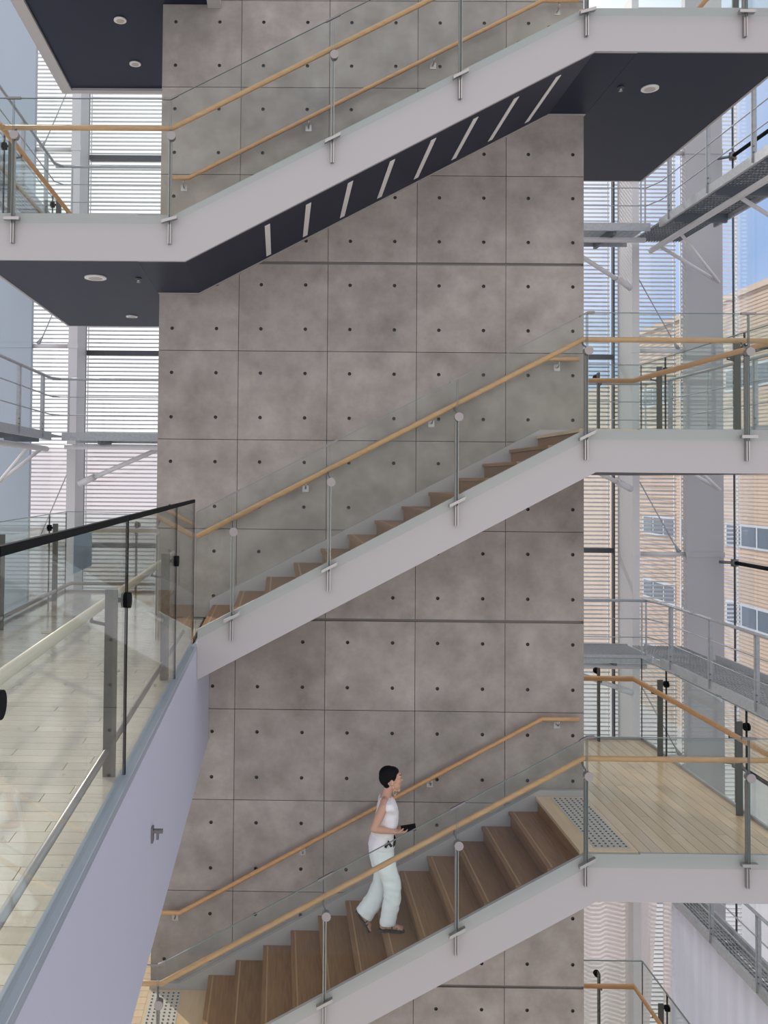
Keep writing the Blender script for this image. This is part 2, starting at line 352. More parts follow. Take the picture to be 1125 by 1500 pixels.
# ------------------------------------------------------------------ flights
NX0 = 2.9; GO = .3017
XKT = (-1.05, 2.93)   # top kinks of stringer
XKB = (-.93, 3.03)    # bottom kinks
def flight(k, n_drop, label, lights=False):
    L, R = LZ[k], RZ[k]; rise = (R-L)/13
    dl, dr = n_drop
    t = thing('stair_flight', (1.0, 9.3, L-.4), label, 'stairs')
    xl = WX0-.004 if k != 2 else EX+.032
    def stringer(y0, y1, up, name):
        b = B()
        top = [(xl, L+up), (XKT[0], L+up), (XKT[1], R+up), (WX1+.004, R+up)]
        bot = [(WX1+.004, R-dr), (XKB[1], R-dr), (XKB[0], L-dl), (xl, L-dl)]
        if k == 2:
            f = lambda x: L+up+(R-L)*(x-XKT[0])/(XKT[1]-XKT[0])
            g = lambda x: L-dl+((R-dr)-(L-dl))*(x-XKB[0])/(XKB[1]-XKB[0])
            top = [(xl, f(xl)), (XKT[1], R+up), (WX1+.004, R+up)]; bot = [(WX1+.004, R-dr), (XKB[1], R-dr), (xl, g(xl))]
        pts = [V((x, y0, z)) for x, z in top+bot]
        prism(b, pts, (0, y1-y0, 0)); return part(name, b, 'white', t)
    stringer(YF, YF+.04, -.01, 'front_stringer')
    stringer(D-.06, D-.004, .07, 'back_stringer')
    # soffit panel between the stringers
    b = B(); h = .02
    pl = [(WX1+.004, R-dr), (XKB[1], R-dr), (XKB[0], L-dl), (xl, L-dl)]
    if k == 2: pl = [(WX1+.004, R-dr), (XKB[1], R-dr), (xl, L-dl+((R-dr)-(L-dl))*(xl-XKB[0])/(XKB[1]-XKB[0]))]
    pts = [V((x, YF+.042, z+.004)) for x, z in pl]+[V((x, YF+.042, z+.03)) for x, z in pl[::-1]]
    prism(b, pts, (0, D-.062-YF-.042, 0)); part('soffit', b, 'navy', t)
    tm = None; rm = None
    for i in range(13):                       # i = 0: top riser under the landing nose
        zt = R-i*rise; xn = NX0-i*GO
        if rm is None:
            b = B(); box(b, .012, .03, 0, D-.062-YF-.042, -rise, -.036); rm = mesh('riser', b, 'oak_tread')
            b = B(); box(b, -.012, GO+.02, 0, D-.062-YF-.042, -.034, 0); tm = mesh('tread', b, 'oak_tread')
            b = B(); box(b, .03, .045, .02, D-.062-YF-.06, 0, .0015); sm = mesh('grip_strip', b, 'oak_nose')
        link('riser', rm, t, (xn, YF+.042, zt))
        if i > 0:
            tr = link('tread', tm, t, (xn, YF+.042, zt))
            st = bpy.data.objects.new('grip_strip', sm); COL.objects.link(st); st.parent = tr
    # landing strips in front of the wall
    b = B(); box(b, NX0-.012, WX1+.002, YF+.042, D-.062, R-.034, R); part('landing_nosing', b, 'oak_floor', t)
    xe = xl; x2 = NX0-12*GO
    if k != 2:
        b = B(); box(b, xe, x2+.01, YF+.042, D-.062, L-.034, L); part('landing_nosing', b, 'oak_floor', t)
    else:
        b = B(); box(b, xe+.002, x2+.01, YF+.042, D-.062, L-.034, L); part('landing_nosing', b, 'oak_floor', t)
    if lights:
        sl = ((R-dr)-(L-dl))/(XKB[1]-XKB[0])
        ang = math.atan(sl)
        for (xa, ya, xb, yb) in ((25,743,32,840),(163,672,150,778),(298,602,275,714),(437,530,397,650),(573,460,517,587),(713,390,640,524),(847,323,760,463),(985,252,882,402)):
            P = []
            for x, y in ((xa, ya), (xb, yb)):
                d = ray(380+x/2.25, y/2.25)       # ZE+s*d.z = L-dl + sl*(s*d.x-XKB[0])
                s = (L-dl-sl*XKB[0]-ZE)/(d.z-sl*d.x); P.append(d*s+V((0, 0, ZE)))
            X = (P[0].x+P[1].x)/2; y0, y1 = sorted((P[0].y, P[1].y))
            b = B(); z = L-dl+sl*(X-XKB[0]); q = .026
            pts = [V((X-q, y0, z-q*sl-.003)), V((X+q, y0, z+q*sl-.003)), V((X+q, y0, z+q*sl+.008)), V((X-q, y0, z-q*sl+.008))]
            prism(b, pts, (0, y1-y0, 0)); part('soffit_light', b, 'lamp_strip', t)
    return t
flight(3, (.457, .432), 'top stair flight, navy underside with eight short light strips', True)
flight(2, (.43, .42), 'middle stair flight, pale grey stringer with timber steps behind glass')
flight(1, (.43, .455), 'stair flight of oak steps that the woman in white climbs')

# ------------------------------------------------------------------ glass balustrades along the flights
def front_balustrade(k, posts, x_start, x_end, label):
    L, R = LZ[k], RZ[k]; XK = (-1.08, 2.93)
    def zl(x): return L if x <= XK[0] else R if x >= XK[1] else L+(R-L)*(x-XK[0])/(XK[1]-XK[0])
    t = thing('glass_balustrade', (1.0, YF, L), label, 'balustrade')
    xs = sorted(set([x_start, x_end]+[p for p in posts if x_start < p < x_end]))
    for a, c in zip(xs, xs[1:]):
        a2, c2 = a+.008, c-.008
        b = B(); y0 = YF-.062
        prism(b, [V((a2, y0, zl(a2)-.11)), V((c2, y0, zl(c2)-.11)), V((c2, y0, zl(c2)+1.1)), V((a2, y0, zl(a2)+1.1))], (0, .012, 0))
        g = part('glass_panel', b, 'glass', t)
        b = B()
        prism(b, [V((a2, y0-.001, zl(a2)+1.1)), V((c2, y0-.001, zl(c2)+1.1)), V((c2, y0-.001, zl(c2)+1.107)), V((a2, y0-.001, zl(a2)+1.107))], (0, .014, 0))
        part('polished_edge', b, 'glass_edge', g)
        for (xx, s) in ((a2, -1), (c2, 1)):
            b = B(); box(b, xx-(.003 if s < 0 else 0), xx+(.003 if s > 0 else 0), y0-.001, y0+.013, zl(xx)-.11, zl(xx)+1.1)
            part('polished_edge', b, 'glass_edge', g)
    rail = [(x_start, zl(x_start)+.865)]+[(x, zl(x)+.865) for x in XK if x_start < x < x_end]+[(x_end, zl(x_end)+.865)]
    b = B(); tube(b, [(x, YF+.065, z) for x, z in rail], .026, 14); part('handrail', b, 'oak_rail', t)
    for p in posts:
        z = zl(p); sl = (R-L)/(XK[1]-XK[0]) if XK[0] < p < XK[1] else (0 if abs(p-XK[0]) > .02 and abs(p-XK[1]) > .02 else .28)
        b = B()
        for s in (-1, 1): box(b, p+s*.010-.006, p+s*.010+.006, YF-.044, YF-.004, z-.30, z+.70)
        po = part('post', b, 'steel', t)
        b = B(); disc(b, (p+.012, YF-.072, z+.74), (0, 1, 0), .042, .018, 24); disc(b, (p+.012, YF-.03, z+.74), (0, 1, 0), .036, .05, 20); part('clamp_disc', b, 'disc_steel', po)
        b = B(); tube(b, [(p, YF-.02, z+.70), (p, YF-.02, z+.78), (p-.01, YF+.03, z+.81), (p-.01, YF+.065, z+.85)], .009, 8); part('rail_stem', b, 'steel_dark', po)
        b = B(); h = .075
        prism(b, [V((p-h, YF-.082, z-.085-h*sl)), V((p+h, YF-.082, z-.085+h*sl)), V((p+h, YF-.082, z-.055+h*sl)), V((p-h, YF-.082, z-.055-h*sl))], (0, .05, 0)); part('glass_clamp', b, 'steel', po)
        if abs(p-posts[0]) > 9 or x_start < p < x_end:
            b = B(); h = .07
            for s in (-1, 1):
                q = p+s*h
                prism(b, [V((p, YF-.068, z+1.095)), V((q, YF-.068, zl(q)+1.095)), V((q, YF-.068, zl(q)+1.115)), V((p, YF-.068, z+1.115))], (0, .024, 0))
            part('top_clip', b, 'steel_dark', po)
    return t
front_balustrade(3, [-2.6, -1.08, .484, 1.715, 2.934, 4.46], LX0, RX1, 'glass balustrade with slim twin-bar posts along the top flight')
front_balustrade(2, [-.44, .482, 1.694, 2.927, 4.459], EX+.01, RX1, 'glass balustrade with oak rail along the middle flight')
front_balustrade(1, [-1.097, .468, 1.708, 2.925, 4.443], LX0, RX1, 'glass balustrade with oak rail in front of the climbing woman')

def wall_rail(k, label):
    L, R = LZ[k], RZ[k]
    pts = [(-1.28, L+.855), (-1.06, L+.855), (2.95, R+.865), (3.36, R+.865)]
    if k == 2: pts = [(-.74, L+.16+.855)]+pts[2:]
    t = thing('wall_handrail', (1, D, L+.8), label, 'handrail')
    b = B(); tube(b, [(x, D-.085, z) for x, z in pts], .024, 14); part('rail', b, 'oak_rail', t)
    f = lambda x: next(z0+(z1-z0)*(x-x0)/(x1-x0) for (x0, z0), (x1, z1) in zip(pts, pts[1:]) if x0 <= x <= x1)
    for x in ([-1.12, .3, 1.72, 3.14] if k != 2 else [.3, 1.72, 3.14]):
        z = f(x)
        b = B(); tube(b, [(x, D-.085, z-.02), (x, D-.085, z-.06), (x, D-.05, z-.085), (x, D-.004, z-.085)], .008, 8); br = part('bracket', b, 'steel', t)
        b = B(); box(b, x-.035, x+.035, D-.006, D-.001, z-.125, z-.05); part('bracket_plate', b, 'steel', br)
wall_rail(3, 'oak handrail on the concrete wall beside the top flight')
wall_rail(2, 'oak handrail on the concrete wall beside the middle flight')
wall_rail(1, 'oak handrail on the concrete wall behind the woman')

# ------------------------------------------------------------------ balustrades on free edges (glass outside, flat posts and rail inside)
def edge_balustrade(name, path, z, posts, label, rail_m='pale_rail', inset=.19, top_m='glass_edge', top_h=.008, gh=1.1, tube_on=True, joints=()):
    """path: list of (x,y) of the glass line; inside lies to the left of travel direction"""
    t = thing(name, (path[0][0], path[0][1], z), label, 'balustrade')
    P = [V((x, y, 0)) for x, y in path]
    nrm = []
    for a, c in zip(P, P[1:]):
        d = (c-a).normalized(); nrm.append(V((-d.y, d.x, 0)))
    def off(dist):
        r = []
        for i, p in enumerate(P):
            if i == 0: r.append(p+nrm[0]*dist)
            elif i == len(P)-1: r.append(p+nrm[-1]*dist)
            else: r.append(p+(nrm[i-1]+nrm[i])*dist)
        return r
    for si, (a, c) in enumerate(zip(P, P[1:])):
        d = (c-a).normalized(); ln = (c-a).length; n = nrm[si]
        js = [0]+sorted([j[1] for j in joints if j[0] == si])+[ln]
        for j0, j1 in zip(js, js[1:]):
            p, q = a+d*(j0+.006), a+d*(j1-.006)
            b = B(); prism(b, [p+V((0, 0, z-.14)), q+V((0, 0, z-.14)), q+V((0, 0, z+gh)), p+V((0, 0, z+gh))], n*.012)
            g = part('glass_panel', b, 'glass', t)
            b = B(); o = -n*.004
            prism(b, [p+o+V((0, 0, z+gh)), q+o+V((0, 0, z+gh)), q+o+V((0, 0, z+gh+top_h)), p+o+V((0, 0, z+gh+top_h))], n*.02)
            part('top_cap', b, top_m, g)
            for e, s in ((p, 1), (q, -1)):
                b = B(); prism(b, [e-n*.001+V((0, 0, z-.14)), e-n*.001+d*s*.004+V((0, 0, z-.14)), e-n*.001+d*s*.004+V((0, 0, z+gh)), e-n*.001+V((0, 0, z+gh))], n*.014)
                part('polished_edge', b, 'black', g)
    b = B(); tube(b, [p+V((0, 0, z+.865)) for p in off(inset)], .026, 14); part('handrail', b, rail_m, t)
    if tube_on:
        b = B(); tube(b, [p+V((0, 0, z+.13)) for p in off(.10)], .019, 10); part('foot_rail', b, 'steel', t)
    for si, s in posts:
        a, c = P[si], P[si+1]; d = (c-a).normalized(); n = nrm[si]
        e = a+d*s+n*.085
        b = B()
        u = n*.033; v = d*.011
        prism(b, [e-u-v+V((0, 0, z)), e+u-v+V((0, 0, z)), e+u+v+V((0, 0, z)), e-u+v+V((0, 0, z))], (0, 0, .985)); po = part('post', b, 'post_paint', t)
        b = B(); tube(b, [e+u+V((0, 0, z+.80)), e+n*(inset-.085)+V((0, 0, z+.815)), e+n*(inset-.085)+V((0, 0, z+.85))], .009, 8); part('rail_arm', b, 'post_paint', po)
        b = B(); g = a+d*s; tube(b, [g+n*.05+V((0, 0, z+.93)), g+n*.02+V((0, 0, z+.93))], .013, 8)
        disc(b, g+n*.022+V((0, 0, z+.93)), n, .04, .016); disc(b, g-n*.01+V((0, 0, z+.93)), n, .042, .016); part('clamp_disc', b, 'black', po)
    return t
# photographer's balcony: along the stairwell (travel towards -Y so the inside is on the left... of +Y)
edge_balustrade('glass_balustrade', [(EX, 2.0), (EX, YF-.07)], 0, [(0, .54), (0, 2.73), (0, 4.98)], 'near glass balustrade with black top edge on the lavender balcony beam', top_m='black', top_h=.03, gh=1.35, joints=[(0, .54), (0, 2.73), (0, 4.98)])
edge_balustrade('glass_balustrade', [(WX0-.01, YB-.02), (LX0+.02, YB-.02), (LX0+.02, 1.2)], 0, [(0, .55), (1, .9), (1, 3.1), (1, 5.3), (1, 7.5)], 'far glass balustrade round the balcony floor of pale boards', joints=[(1, .9), (1, 3.1), (1, 5.3), (1, 7.5)])
for k, lab in ((2, 'glass balustrade round the back of the landing above the middle flight'), (1, 'glass balustrade round the back of the oak landing with tactile dots'), (0, 'glass balustrade on the lowest landing before the white curtains'), (3, 'glass balustrade round the back of the topmost landing')):
    edge_balustrade('glass_balustrade', [(RX1-.02, YF-.05), (RX1-.02, YB-.02), (WX1+.01, YB-.02)], RZ[k], [(0, 1.05), (0, 3.0), (1, .62)], lab, rail_m='oak_rail' , joints=[(0, 1.05), (0, 3.0)], tube_on=False)
edge_balustrade('glass_balustrade', [(WX0-.01, YB-.02), (LX0+.02, YB-.02), (LX0+.02, YF-.05)], LZ[3], [(0, .55), (1, 1.0), (1, 3.0)], 'glass balustrade round the back of the slate grey landing', rail_m='oak_rail', joints=[(1, 1.0), (1, 3.0)], tube_on=False)
edge_balustrade('glass_balustrade', [(WX0-.01, YB-.02), (LX0+.02, YB-.02), (LX0+.02, YF-.05)], LZ[1], [(0, .55), (1, 1.0), (1, 3.0)], 'glass balustrade round the landing below the lavender balcony beam', rail_m='oak_rail', joints=[(1, 1.0), (1, 3.0)], tube_on=False)

# ------------------------------------------------------------------ facade behind
YG = 18.75
FC = 1.56
def facade_back():
    t = thing('window_1', (FC, YG, -10.5), 'tall glazed back facade with dark mullions', None, kind='structure')
    xs = [-5.8, -5.06, -4.21, 7.17, 8.18, 10.0]
    zs = [-10.5, -3.9, .15, 4.22, 8.4, 11.5]
    for x in (-4.14, -2.0, .8, 4.2, 7.03, 8.95):
        b = B(); box(b, x-.015, x+.015, YG-.06, YG+.06, -10.5, 11.5); part('mullion', b, 'mullion', t)
    for z in zs[1:-1]:
        b = B(); box(b, -4.1, 7.0, YG-.06, YG+.06, z-.05, z+.05); part('transom', b, 'mullion', t)
    gx = [-5.8, -4.17, -2.03, .77, 4.17, 7.0, 8.92, 10]
    for x0, x1 in zip(gx, gx[1:]):
        for z0, z1 in zip(zs, zs[1:]):
            b = B(); box(b, x0+.04, x1-.03, YG-.005, YG+.005, z0+.05, z1-.05); part('pane', b, 'pane', t)
facade_back()
def column(x0, x1, y0, y1, m, label, grp=None):
    t = thing('steel_column', ((x0+x1)/2, (y0+y1)/2, -10.5), label, 'column', grp)
    b = B(); box(b, x0, x1, y0, y1, -10.5, 11.5); part('shaft', b, m, t)
    b = B()
    for z in (-7.9, -3.9, .15, 4.25, 8.3): box(b, x0-.012, x1+.012, y0-.012, y0+.05, z-.05, z+.05)
    part('splice_plate', b, m, t)
column(7.10, 7.24, 17.9, 18.68, 'column', 'slim pale column before the louvres, beside the bare concrete wall end')
column(-4.30, -4.12, 17.9, 18.68, 'column', 'slim pale column before the louvres, beside the blue grey pier')
column(8.18, 8.92, 17.9, 18.06, 'pier_grey', 'broad flat grey pier with blue sky beside it')
column(-5.85, -5.06, 17.9, 18.06, 'pier_blue', 'broad flat blue grey pier beyond the balcony')
def brace(side, z, where):
    xa, xb = (7.25, 8.17) if side > 0 else (-4.31, -5.05)
    t = thing('wind_brace', ((xa+xb)/2, 18.0, z), 'diagonal rod and strut beside the '+('broad grey' if side > 0 else 'blue grey')+' pier, '+where, 'brace', 'wind braces on the facade')
    b = B(); tube(b, [(xa, 18.0, z), (xb, 18.0, z)], .045, 10); part('strut', b, 'column', t)
    b = B(); tube(b, [(xa, 18.0, z+1.5), (xb-.2*side, 18.0, z+.2)], .011, 8); rd = part('rod', b, 'galv', t)
    b = B(); tube(b, [(xb-.2*side, 18.0, z+.2), (xb-.1*side, 18.0, z+.04)], [.012, .05], 8); part('rod_end', b, 'galv', rd)
for z, wh in ((8.3, 'behind the topmost railing'), (4.25, 'behind the glass above the middle flight'), (.15, 'above the catwalk by the oak landing'), (-3.9, 'behind the glass of the oak landing')): brace(1, z, wh)
for z, wh in ((8.3, 'behind the slate landing'), (4.25, 'just above the catwalk railing'), (.15, 'behind the balcony glass')): brace(-1, z, wh)
def louvres(x0, x1, label):
    t = thing('louvre_screen', ((x0+x1)/2, 19.1, -10.5), label, 'louvres')
    bm = B(); z = -10.4
    while z < 11.4:
        box(bm, x0, x1, 19.08, 19.10, z, z+.034); z += .088
    o = part('slats', bm, 'louver', t); o['kind'] = 'stuff'
    b = B()
    n = max(1, int((x1-x0)/1.6))
    for i in range(n+1):
        x = x0+.02+(x1-x0-.04)*i/n; box(b, x-.01, x+.01, 19.117, 19.15, -10.5, 11.45)
    part('carrier', b, 'louver', t)
louvres(-5.95, -4.24, 'pale louvre screen between the blue grey pier and its slim column')
louvres(-4.18, 7.08, 'wide pale louvre screen behind the concrete wall')
louvres(7.16, 8.5, 'pale louvre screen between slim column and broad grey pier')
louvres(8.6, 9.85, 'narrow louvre screen outside past the broad grey pier')

# right-hand facade: dark cable mast with arms
t = thing('facade_mast', (9.0, 17.6, -10.5), 'thin dark facade mast with black arms before the brick building', 'mast')
b = B(); tube(b, [(8.98, 17.6, -10.5), (8.98, 17.6, 11)], .02, 8); part('mast', b, 'mullion', t)
for z in (-3.9, .02, 4.1, 8.1):
    b = B(); tube(b, [(8.98, 17.6, z), (8.98, 15.6, z)], .04, 10); part('arm', b, 'black', t)
    b = B(); disc(b, (8.98, 17.6, z), (0, 0, 1), .07, .14); tube(b, [(8.98, 17.6, z), (8.75, 17.75, z)], .03, 8); part('node', b, 'steel_dark', t)
t = thing('window_2', (9.2, 12, -10.5), 'clear glazed side facade towards the brick building', None, kind='structure')
for y0 in (6.0, 9.0, 12.0, 15.0):
    for z0, z1 in ((-10.5, -3.9), (-3.9, .15), (.15, 4.2), (4.2, 8.3), (8.3, 11.5)):
        b = B(); box(b, 9.2, 9.212, y0+.01, y0+2.99, z0+.01, z1-.01); part('pane', b, 'pane', t)

# ------------------------------------------------------------------ maintenance catwalks
def grating(x0, x1, y0, y1, z):
    b = B()
    if x1-x0 > y1-y0:
        y = y0
        while y < y1: box(b, x0, x1, y, y+.012, z-.03, z); y += .055
        x = x0
        while x < x1: box(b, x, x+.008, y0, y1, z-.028, z-.004); x += .12
    else:
        x = x0
        while x < x1: box(b, x, x+.012, y0, y1, z-.03, z); x += .055
        y = y0
        while y < y1: box(b, x0, x1, y, y+.008, z-.028, z-.004); y += .12
    return b
def catwalk_back(z, label):
    x0, x1, y0, y1 = -4.1, 6.95, 16.65, 17.83
    t = thing('maintenance_catwalk', (FC, 17.2, z-.2), label, 'catwalk')
    o = part('deck', grating(x0, x1, y0+.05, y1-.05, z), 'galv', t); o['kind'] = 'stuff'
    b = B(); box(b, x0, x1, y0, y0+.045, z-.13, z+.02); part('edge_beam', b, 'galv', t)
    b = B(); box(b, x0, x1, y1-.045, y1, z-.13, z+.02); part('edge_beam', b, 'galv', t)
    b = B(); tube(b, [(x0, y0+.25, z-.24), (x1, y0+.25, z-.24)], .05, 10); part('carrier_pipe', b, 'column', t)
    for x in (-3.4, -1.4, .6, 2.6, 4.6, 6.3):
        b = B(); box(b, x-.03, x+.03, y0+.05, y1-.05, z-.19, z-.035); part('cross_beam', b, 'galv_dark', t)
    b = B(); tube(b, [(x0-.2, y0+.03, z+1.03), (x1-.06, y0+.03, z+1.03)], .026, 10); part('top_rail', b, 'galv', t)
    for h in (.35, .69):
        b = B(); tube(b, [(x0-.2, y0+.03, z+h), (x1-.06, y0+.03, z+h)], .009, 8); part('mid_rail', b, 'galv', t)
    for x in (-2.0, 0.2, 2.6, 4.4):
        b = B(); box(b, x-.006, x+.006, y0+.01, y0+.05, z, z+1.01); part('post', b, 'galv', t)
    for x in (-3.98, 6.78, 6.86):
        b = B(); box(b, x-.012, x+.012, y0+.015, y0+.04, z, z+1.02); part('post', b, 'galv', t)
    for xa, xb in ((-4.02, -2.3), (7.05, 5.3)):
        b = B(); tube(b, [(xa, 17.86, z-.95), (xb, y0+.3, z-.26)], .045, 10); tube(b, [(xa, 17.86, z-.95), (xa+(xb-xa)*.2, 17.64, z-.81)], .065, 10); part('brace_pipe', b, 'column', t)
def catwalk_side(side, z, label, ya=8.0):
    xi, xo = (7.0, 8.05) if side > 0 else (-4.28, -5.0)
    if z < -5: xo = 7.4
    y1 = 16.4 if side > 0 else 16.6
    xa, xb = min(xi, xo), max(xi, xo)
    t = thing('maintenance_catwalk', (xi, 12, z-.2), label, 'catwalk')
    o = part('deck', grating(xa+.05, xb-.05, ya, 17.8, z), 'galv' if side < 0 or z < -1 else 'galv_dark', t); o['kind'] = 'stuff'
    b = B(); box(b, min(xi, xi+side*.045), max(xi, xi+side*.045), ya, y1, z-.13, z+.02); part('edge_beam', b, 'galv', t)
    b = B(); box(b, min(xo, xo-side*.045), max(xo, xo-side*.045), ya, y1, z-.13, z+.10); part('edge_beam', b, 'galv', t)
    b = B(); tube(b, [(xi+side*.35, ya, z-.26), (xi+side*.35, 17.6, z-.26)], .055, 10); part('carrier_pipe', b, 'column', t)
    y = ya+.4
    while y < y1:
        b = B(); box(b, xa+.05, xb-.05, y-.03, y+.03, z-.19, z-.035); part('cross_beam', b, 'galv_dark', t); y += 1.5
    b = B(); tube(b, [(xi-side*.12, 16.68, z+1.03), (xi, y1-.1, z+1.03), (xi, ya, z+1.03)], .026, 10); part('top_rail', b, 'galv', t)
    for h in (.35, .69):
        b = B(); tube(b, [(xi-side*.12, 16.68, z+h), (xi, y1-.1, z+h), (xi, ya, z+h)], .011, 8); part('mid_rail', b, 'galv', t)
    for y in (16.0, 14.55, 13.15, 11.8, 10.4):
        b = B(); box(b, min(xi-side*.005, xi+side*.05), max(xi-side*.005, xi+side*.05), y-.035, y-.023, z-.1, z+1.02); box(b, xi-.028, xi+.028, y-.025, y-.013, z-.1, z+1.02)
        po = part('post', b, 'galv', t)
        b = B()
        for h in (.05, .14): disc(b, (xi, y-.04, z+h), (0, 1, 0), .012, .012, 8)
        part('bolt', b, 'galv_dark', po)
    for y in (17.2, 14.2, 11.2):
        b = B(); tube(b, [(xi+side*.35, y, z-.27), (xo+side*.5, y+.1, z-.95)], .035, 8); tube(b, [(xi+side*.35, y-.9, z-.27), (xo+side*.5, y+.1, z-.95)], .03, 8); part('brace_pipe', b, 'column', t)
for z, n in ((6.45, 'top'), (2.4, 'eye level'), (-1.65, 'lower'), (-5.7, 'lowest')):
    catwalk_back(z, {'top': 'grating catwalk before the back louvres, level with the top flight', 'eye level': 'grating catwalk before the back louvres, behind the middle landing', 'lower': 'grating catwalk before the back louvres, just above the oak landing', 'lowest': 'grating catwalk before the back louvres, above the white curtains'}[n])
    catwalk_side(1, z, {'top': 'side catwalk with open railing beneath the topmost landing, before the blue sky', 'eye level': 'side catwalk behind the landing above the middle flight', 'lower': 'side catwalk with steel posts running past the oak landing', 'lowest': 'side catwalk with grey curtain hanging below its edge'}[n])
    if n in ('top', 'eye level'):
        catwalk_side(-1, z, {'top': 'side catwalk by the blue grey pier, level with the slate landing', 'eye level': 'side catwalk by the blue grey pier, above the balcony floor'}[n])

# ------------------------------------------------------------------ curtains
def curtain(x0, y0, x1, y1, zt, zb, m, label, folds, amp, shift=0):
    t = B(); n = folds*8; rows = 12
    d = V((x1-x0, y1-y0, 0)); ln = d.length; d.normalize(); nn = V((-d.y, d.x, 0)); grid = []
    for j in range(rows+1):
        v = j/rows; r = []
        for i in range(n+1):
            u = i/n; s = ln*u*(1-shift*v) if shift > 0 else ln*(u+(-shift)*v*(1-u))
            a = amp*(.55+.45*v)*(math.sin(2*math.pi*u*folds+.6*math.sin(5*u))+.35*math.sin(2*math.pi*u*folds*2.3+1))
            r.append(t.verts.new(V((x0, y0, zt+(zb-zt)*v))+d*s+nn*a))
        grid.append(r)
    for j in range(rows):
        for i in range(n):
            f = t.faces.new((grid[j][i], grid[j][i+1], grid[j+1][i+1], grid[j+1][i])); f.smooth = True
    o = part('curtain', t, m); tag(o, label, 'curtain'); return o
curtain(4.0, 18.25, 7.07, 18.25, -5.8, -10.5, 'curtain', 'sheer white curtain striped with louvre shadow beside the bare concrete', 6, .035)
curtain(7.27, 18.25, 7.78, 18.25, -5.8, -10.5, 'curtain', 'narrow sheer curtain behind the slim column, hem drawn aside', 2, .03, .6)
curtain(7.84, 18.25, 9.0, 18.25, -5.8, -10.5, 'curtain', 'sheer white curtain between the slim column and the grey curtain', 4, .035)
curtain(7.1, 16.2, 7.1, 8.0, -5.92, -10.5, 'curtain_grey', 'long grey curtain hanging below the lowest side catwalk', 22, .035)

# ------------------------------------------------------------------ outside
b = B(); box(b, -120, 160, 19.6, 260, -10.9, -10.6); box(b, 9.6, 160, -40, 19.6, -10.9, -10.6)
tag(part('paving_ground', b, 'pave'), 'pale paved ground outside the facade', kind='structure')
b = B(); box(b, -12, 9.55, -6, 19.55, -10.8, -10.5)
tag(part('ground_floor', b, 'oak_floor_pale'), 'ground floor of the stair hall', kind='structure')
def building():
    X = 20.0
    t = thing('brick_building', (X+6, 45, -10.6), 'beige building with bands of windows under the blue sky', 'building')
    zr = aX(1110, 424, X).z
    b = B(); box(b, X, X+12, 26, 50, -10.6, zr); box(b, X, X+12, 50, 62, -10.6, zr-2.2); part('wall', b, 'bld', t)
    b = B(); z = -10.4
    while z < zr-.1: box(b, X-.02, X, 26, 50, z, z+.03); z += .16
    o = part('cladding_rib', b, 'bld_line', t); o['kind'] = 'stuff'
    z_t = aX(1091, 768, X).z; z_b = aX(1091, 803, X).z; dz = aX(1091, 768, X).z-aX(1091, 885, X).z
    for n in range(-2, 3):
        for y0 in (27, 31.5, 36, 40.5, 45):
            zt, zb = z_t-n*dz, z_b-n*dz
            if zt > zr-.5 or zb < -10.5: continue
            b = B(); box(b, X-.06, X+.02, y0, y0+3.9, zb, zt); f = part('window', b, 'bld_frame', t)
            for i in range(3):
                b = B(); box(b, X-.08, X-.05, y0+.1+i*1.27, y0+1.2+i*1.27, zb+.1, zt-.1); part('window_pane', b, 'bld_glass', f)
    b = B(); box(b, X-.15, X+12, 25.9, 50.1, zr, zr+.25); part('parapet', b, 'bld', t)
building()
t = thing('pale_house', (-12, 62, -10.6), 'pale pink house far behind the louvres beyond the balcony', 'building')
b = B(); box(b, -30, 2, 55, 68, -10.6, -1.5); part('wall', b, 'pink', t)
b = B(); prism(b, [V((-31, 54, -1.5)), V((-31, 69, -1.5)), V((-31, 61.5, 3.6))], (34, 0, 0)); part('roof', b, 'pink_roof', t)

# ------------------------------------------------------------------ ceiling fittings
def downlight(px, py, z, r, label, big=False):
    p = aZ(px, py, z)
    t = thing('ceiling_light', (p.x, p.y, z), label, 'light')
    b = B(); disc(b, (p.x, p.y, z-.006), (0, 0, 1), r, .016, 28); part('rim', b, 'lamp_white', t)
    b = B(); disc(b, (p.x, p.y, z-.016), (0, 0, 1), r*.62, .006, 24); part('diffuser', b, 'lamp_inner', t)
def sprinkler(px, py, z, label):
    p = aZ(px, py, z)
    t = thing('sprinkler', (p.x, p.y, z), label, 'sprinkler')
    b = B(); disc(b, (p.x, p.y, z-.004), (0, 0, 1), .035, .008); part('rosette', b, 'slate', t)
    b = B(); tube(b, [(p.x, p.y, z), (p.x, p.y, z-.035)], [.01, .018], 8); disc(b, (p.x, p.y, z-.04), (0, 0, 1), .02, .004); part('head', b, 'steel', t)
downlight(176, 29, 7.03, .075, 'round white light in the navy ceiling slab, farther from its back border')
downlight(198, 93, 7.03, .075, 'round white light in the navy ceiling slab, close to its back border')
downlight(140, 406, LZ[3]-.457, .115, 'large round light under the slate landing')
downlight(193, 463, LZ[3]-.457, .075, 'small round light under the slate landing near its back edge')
downlight(952, 129, RZ[3]-.432, .09, 'round light under the topmost navy landing')
sprinkler(203, 408, LZ[3]-.457, 'tiny sprinkler head under the slate landing')
sprinkler(909, 128, RZ[3]-.432, 'tiny sprinkler head under the topmost navy landing')

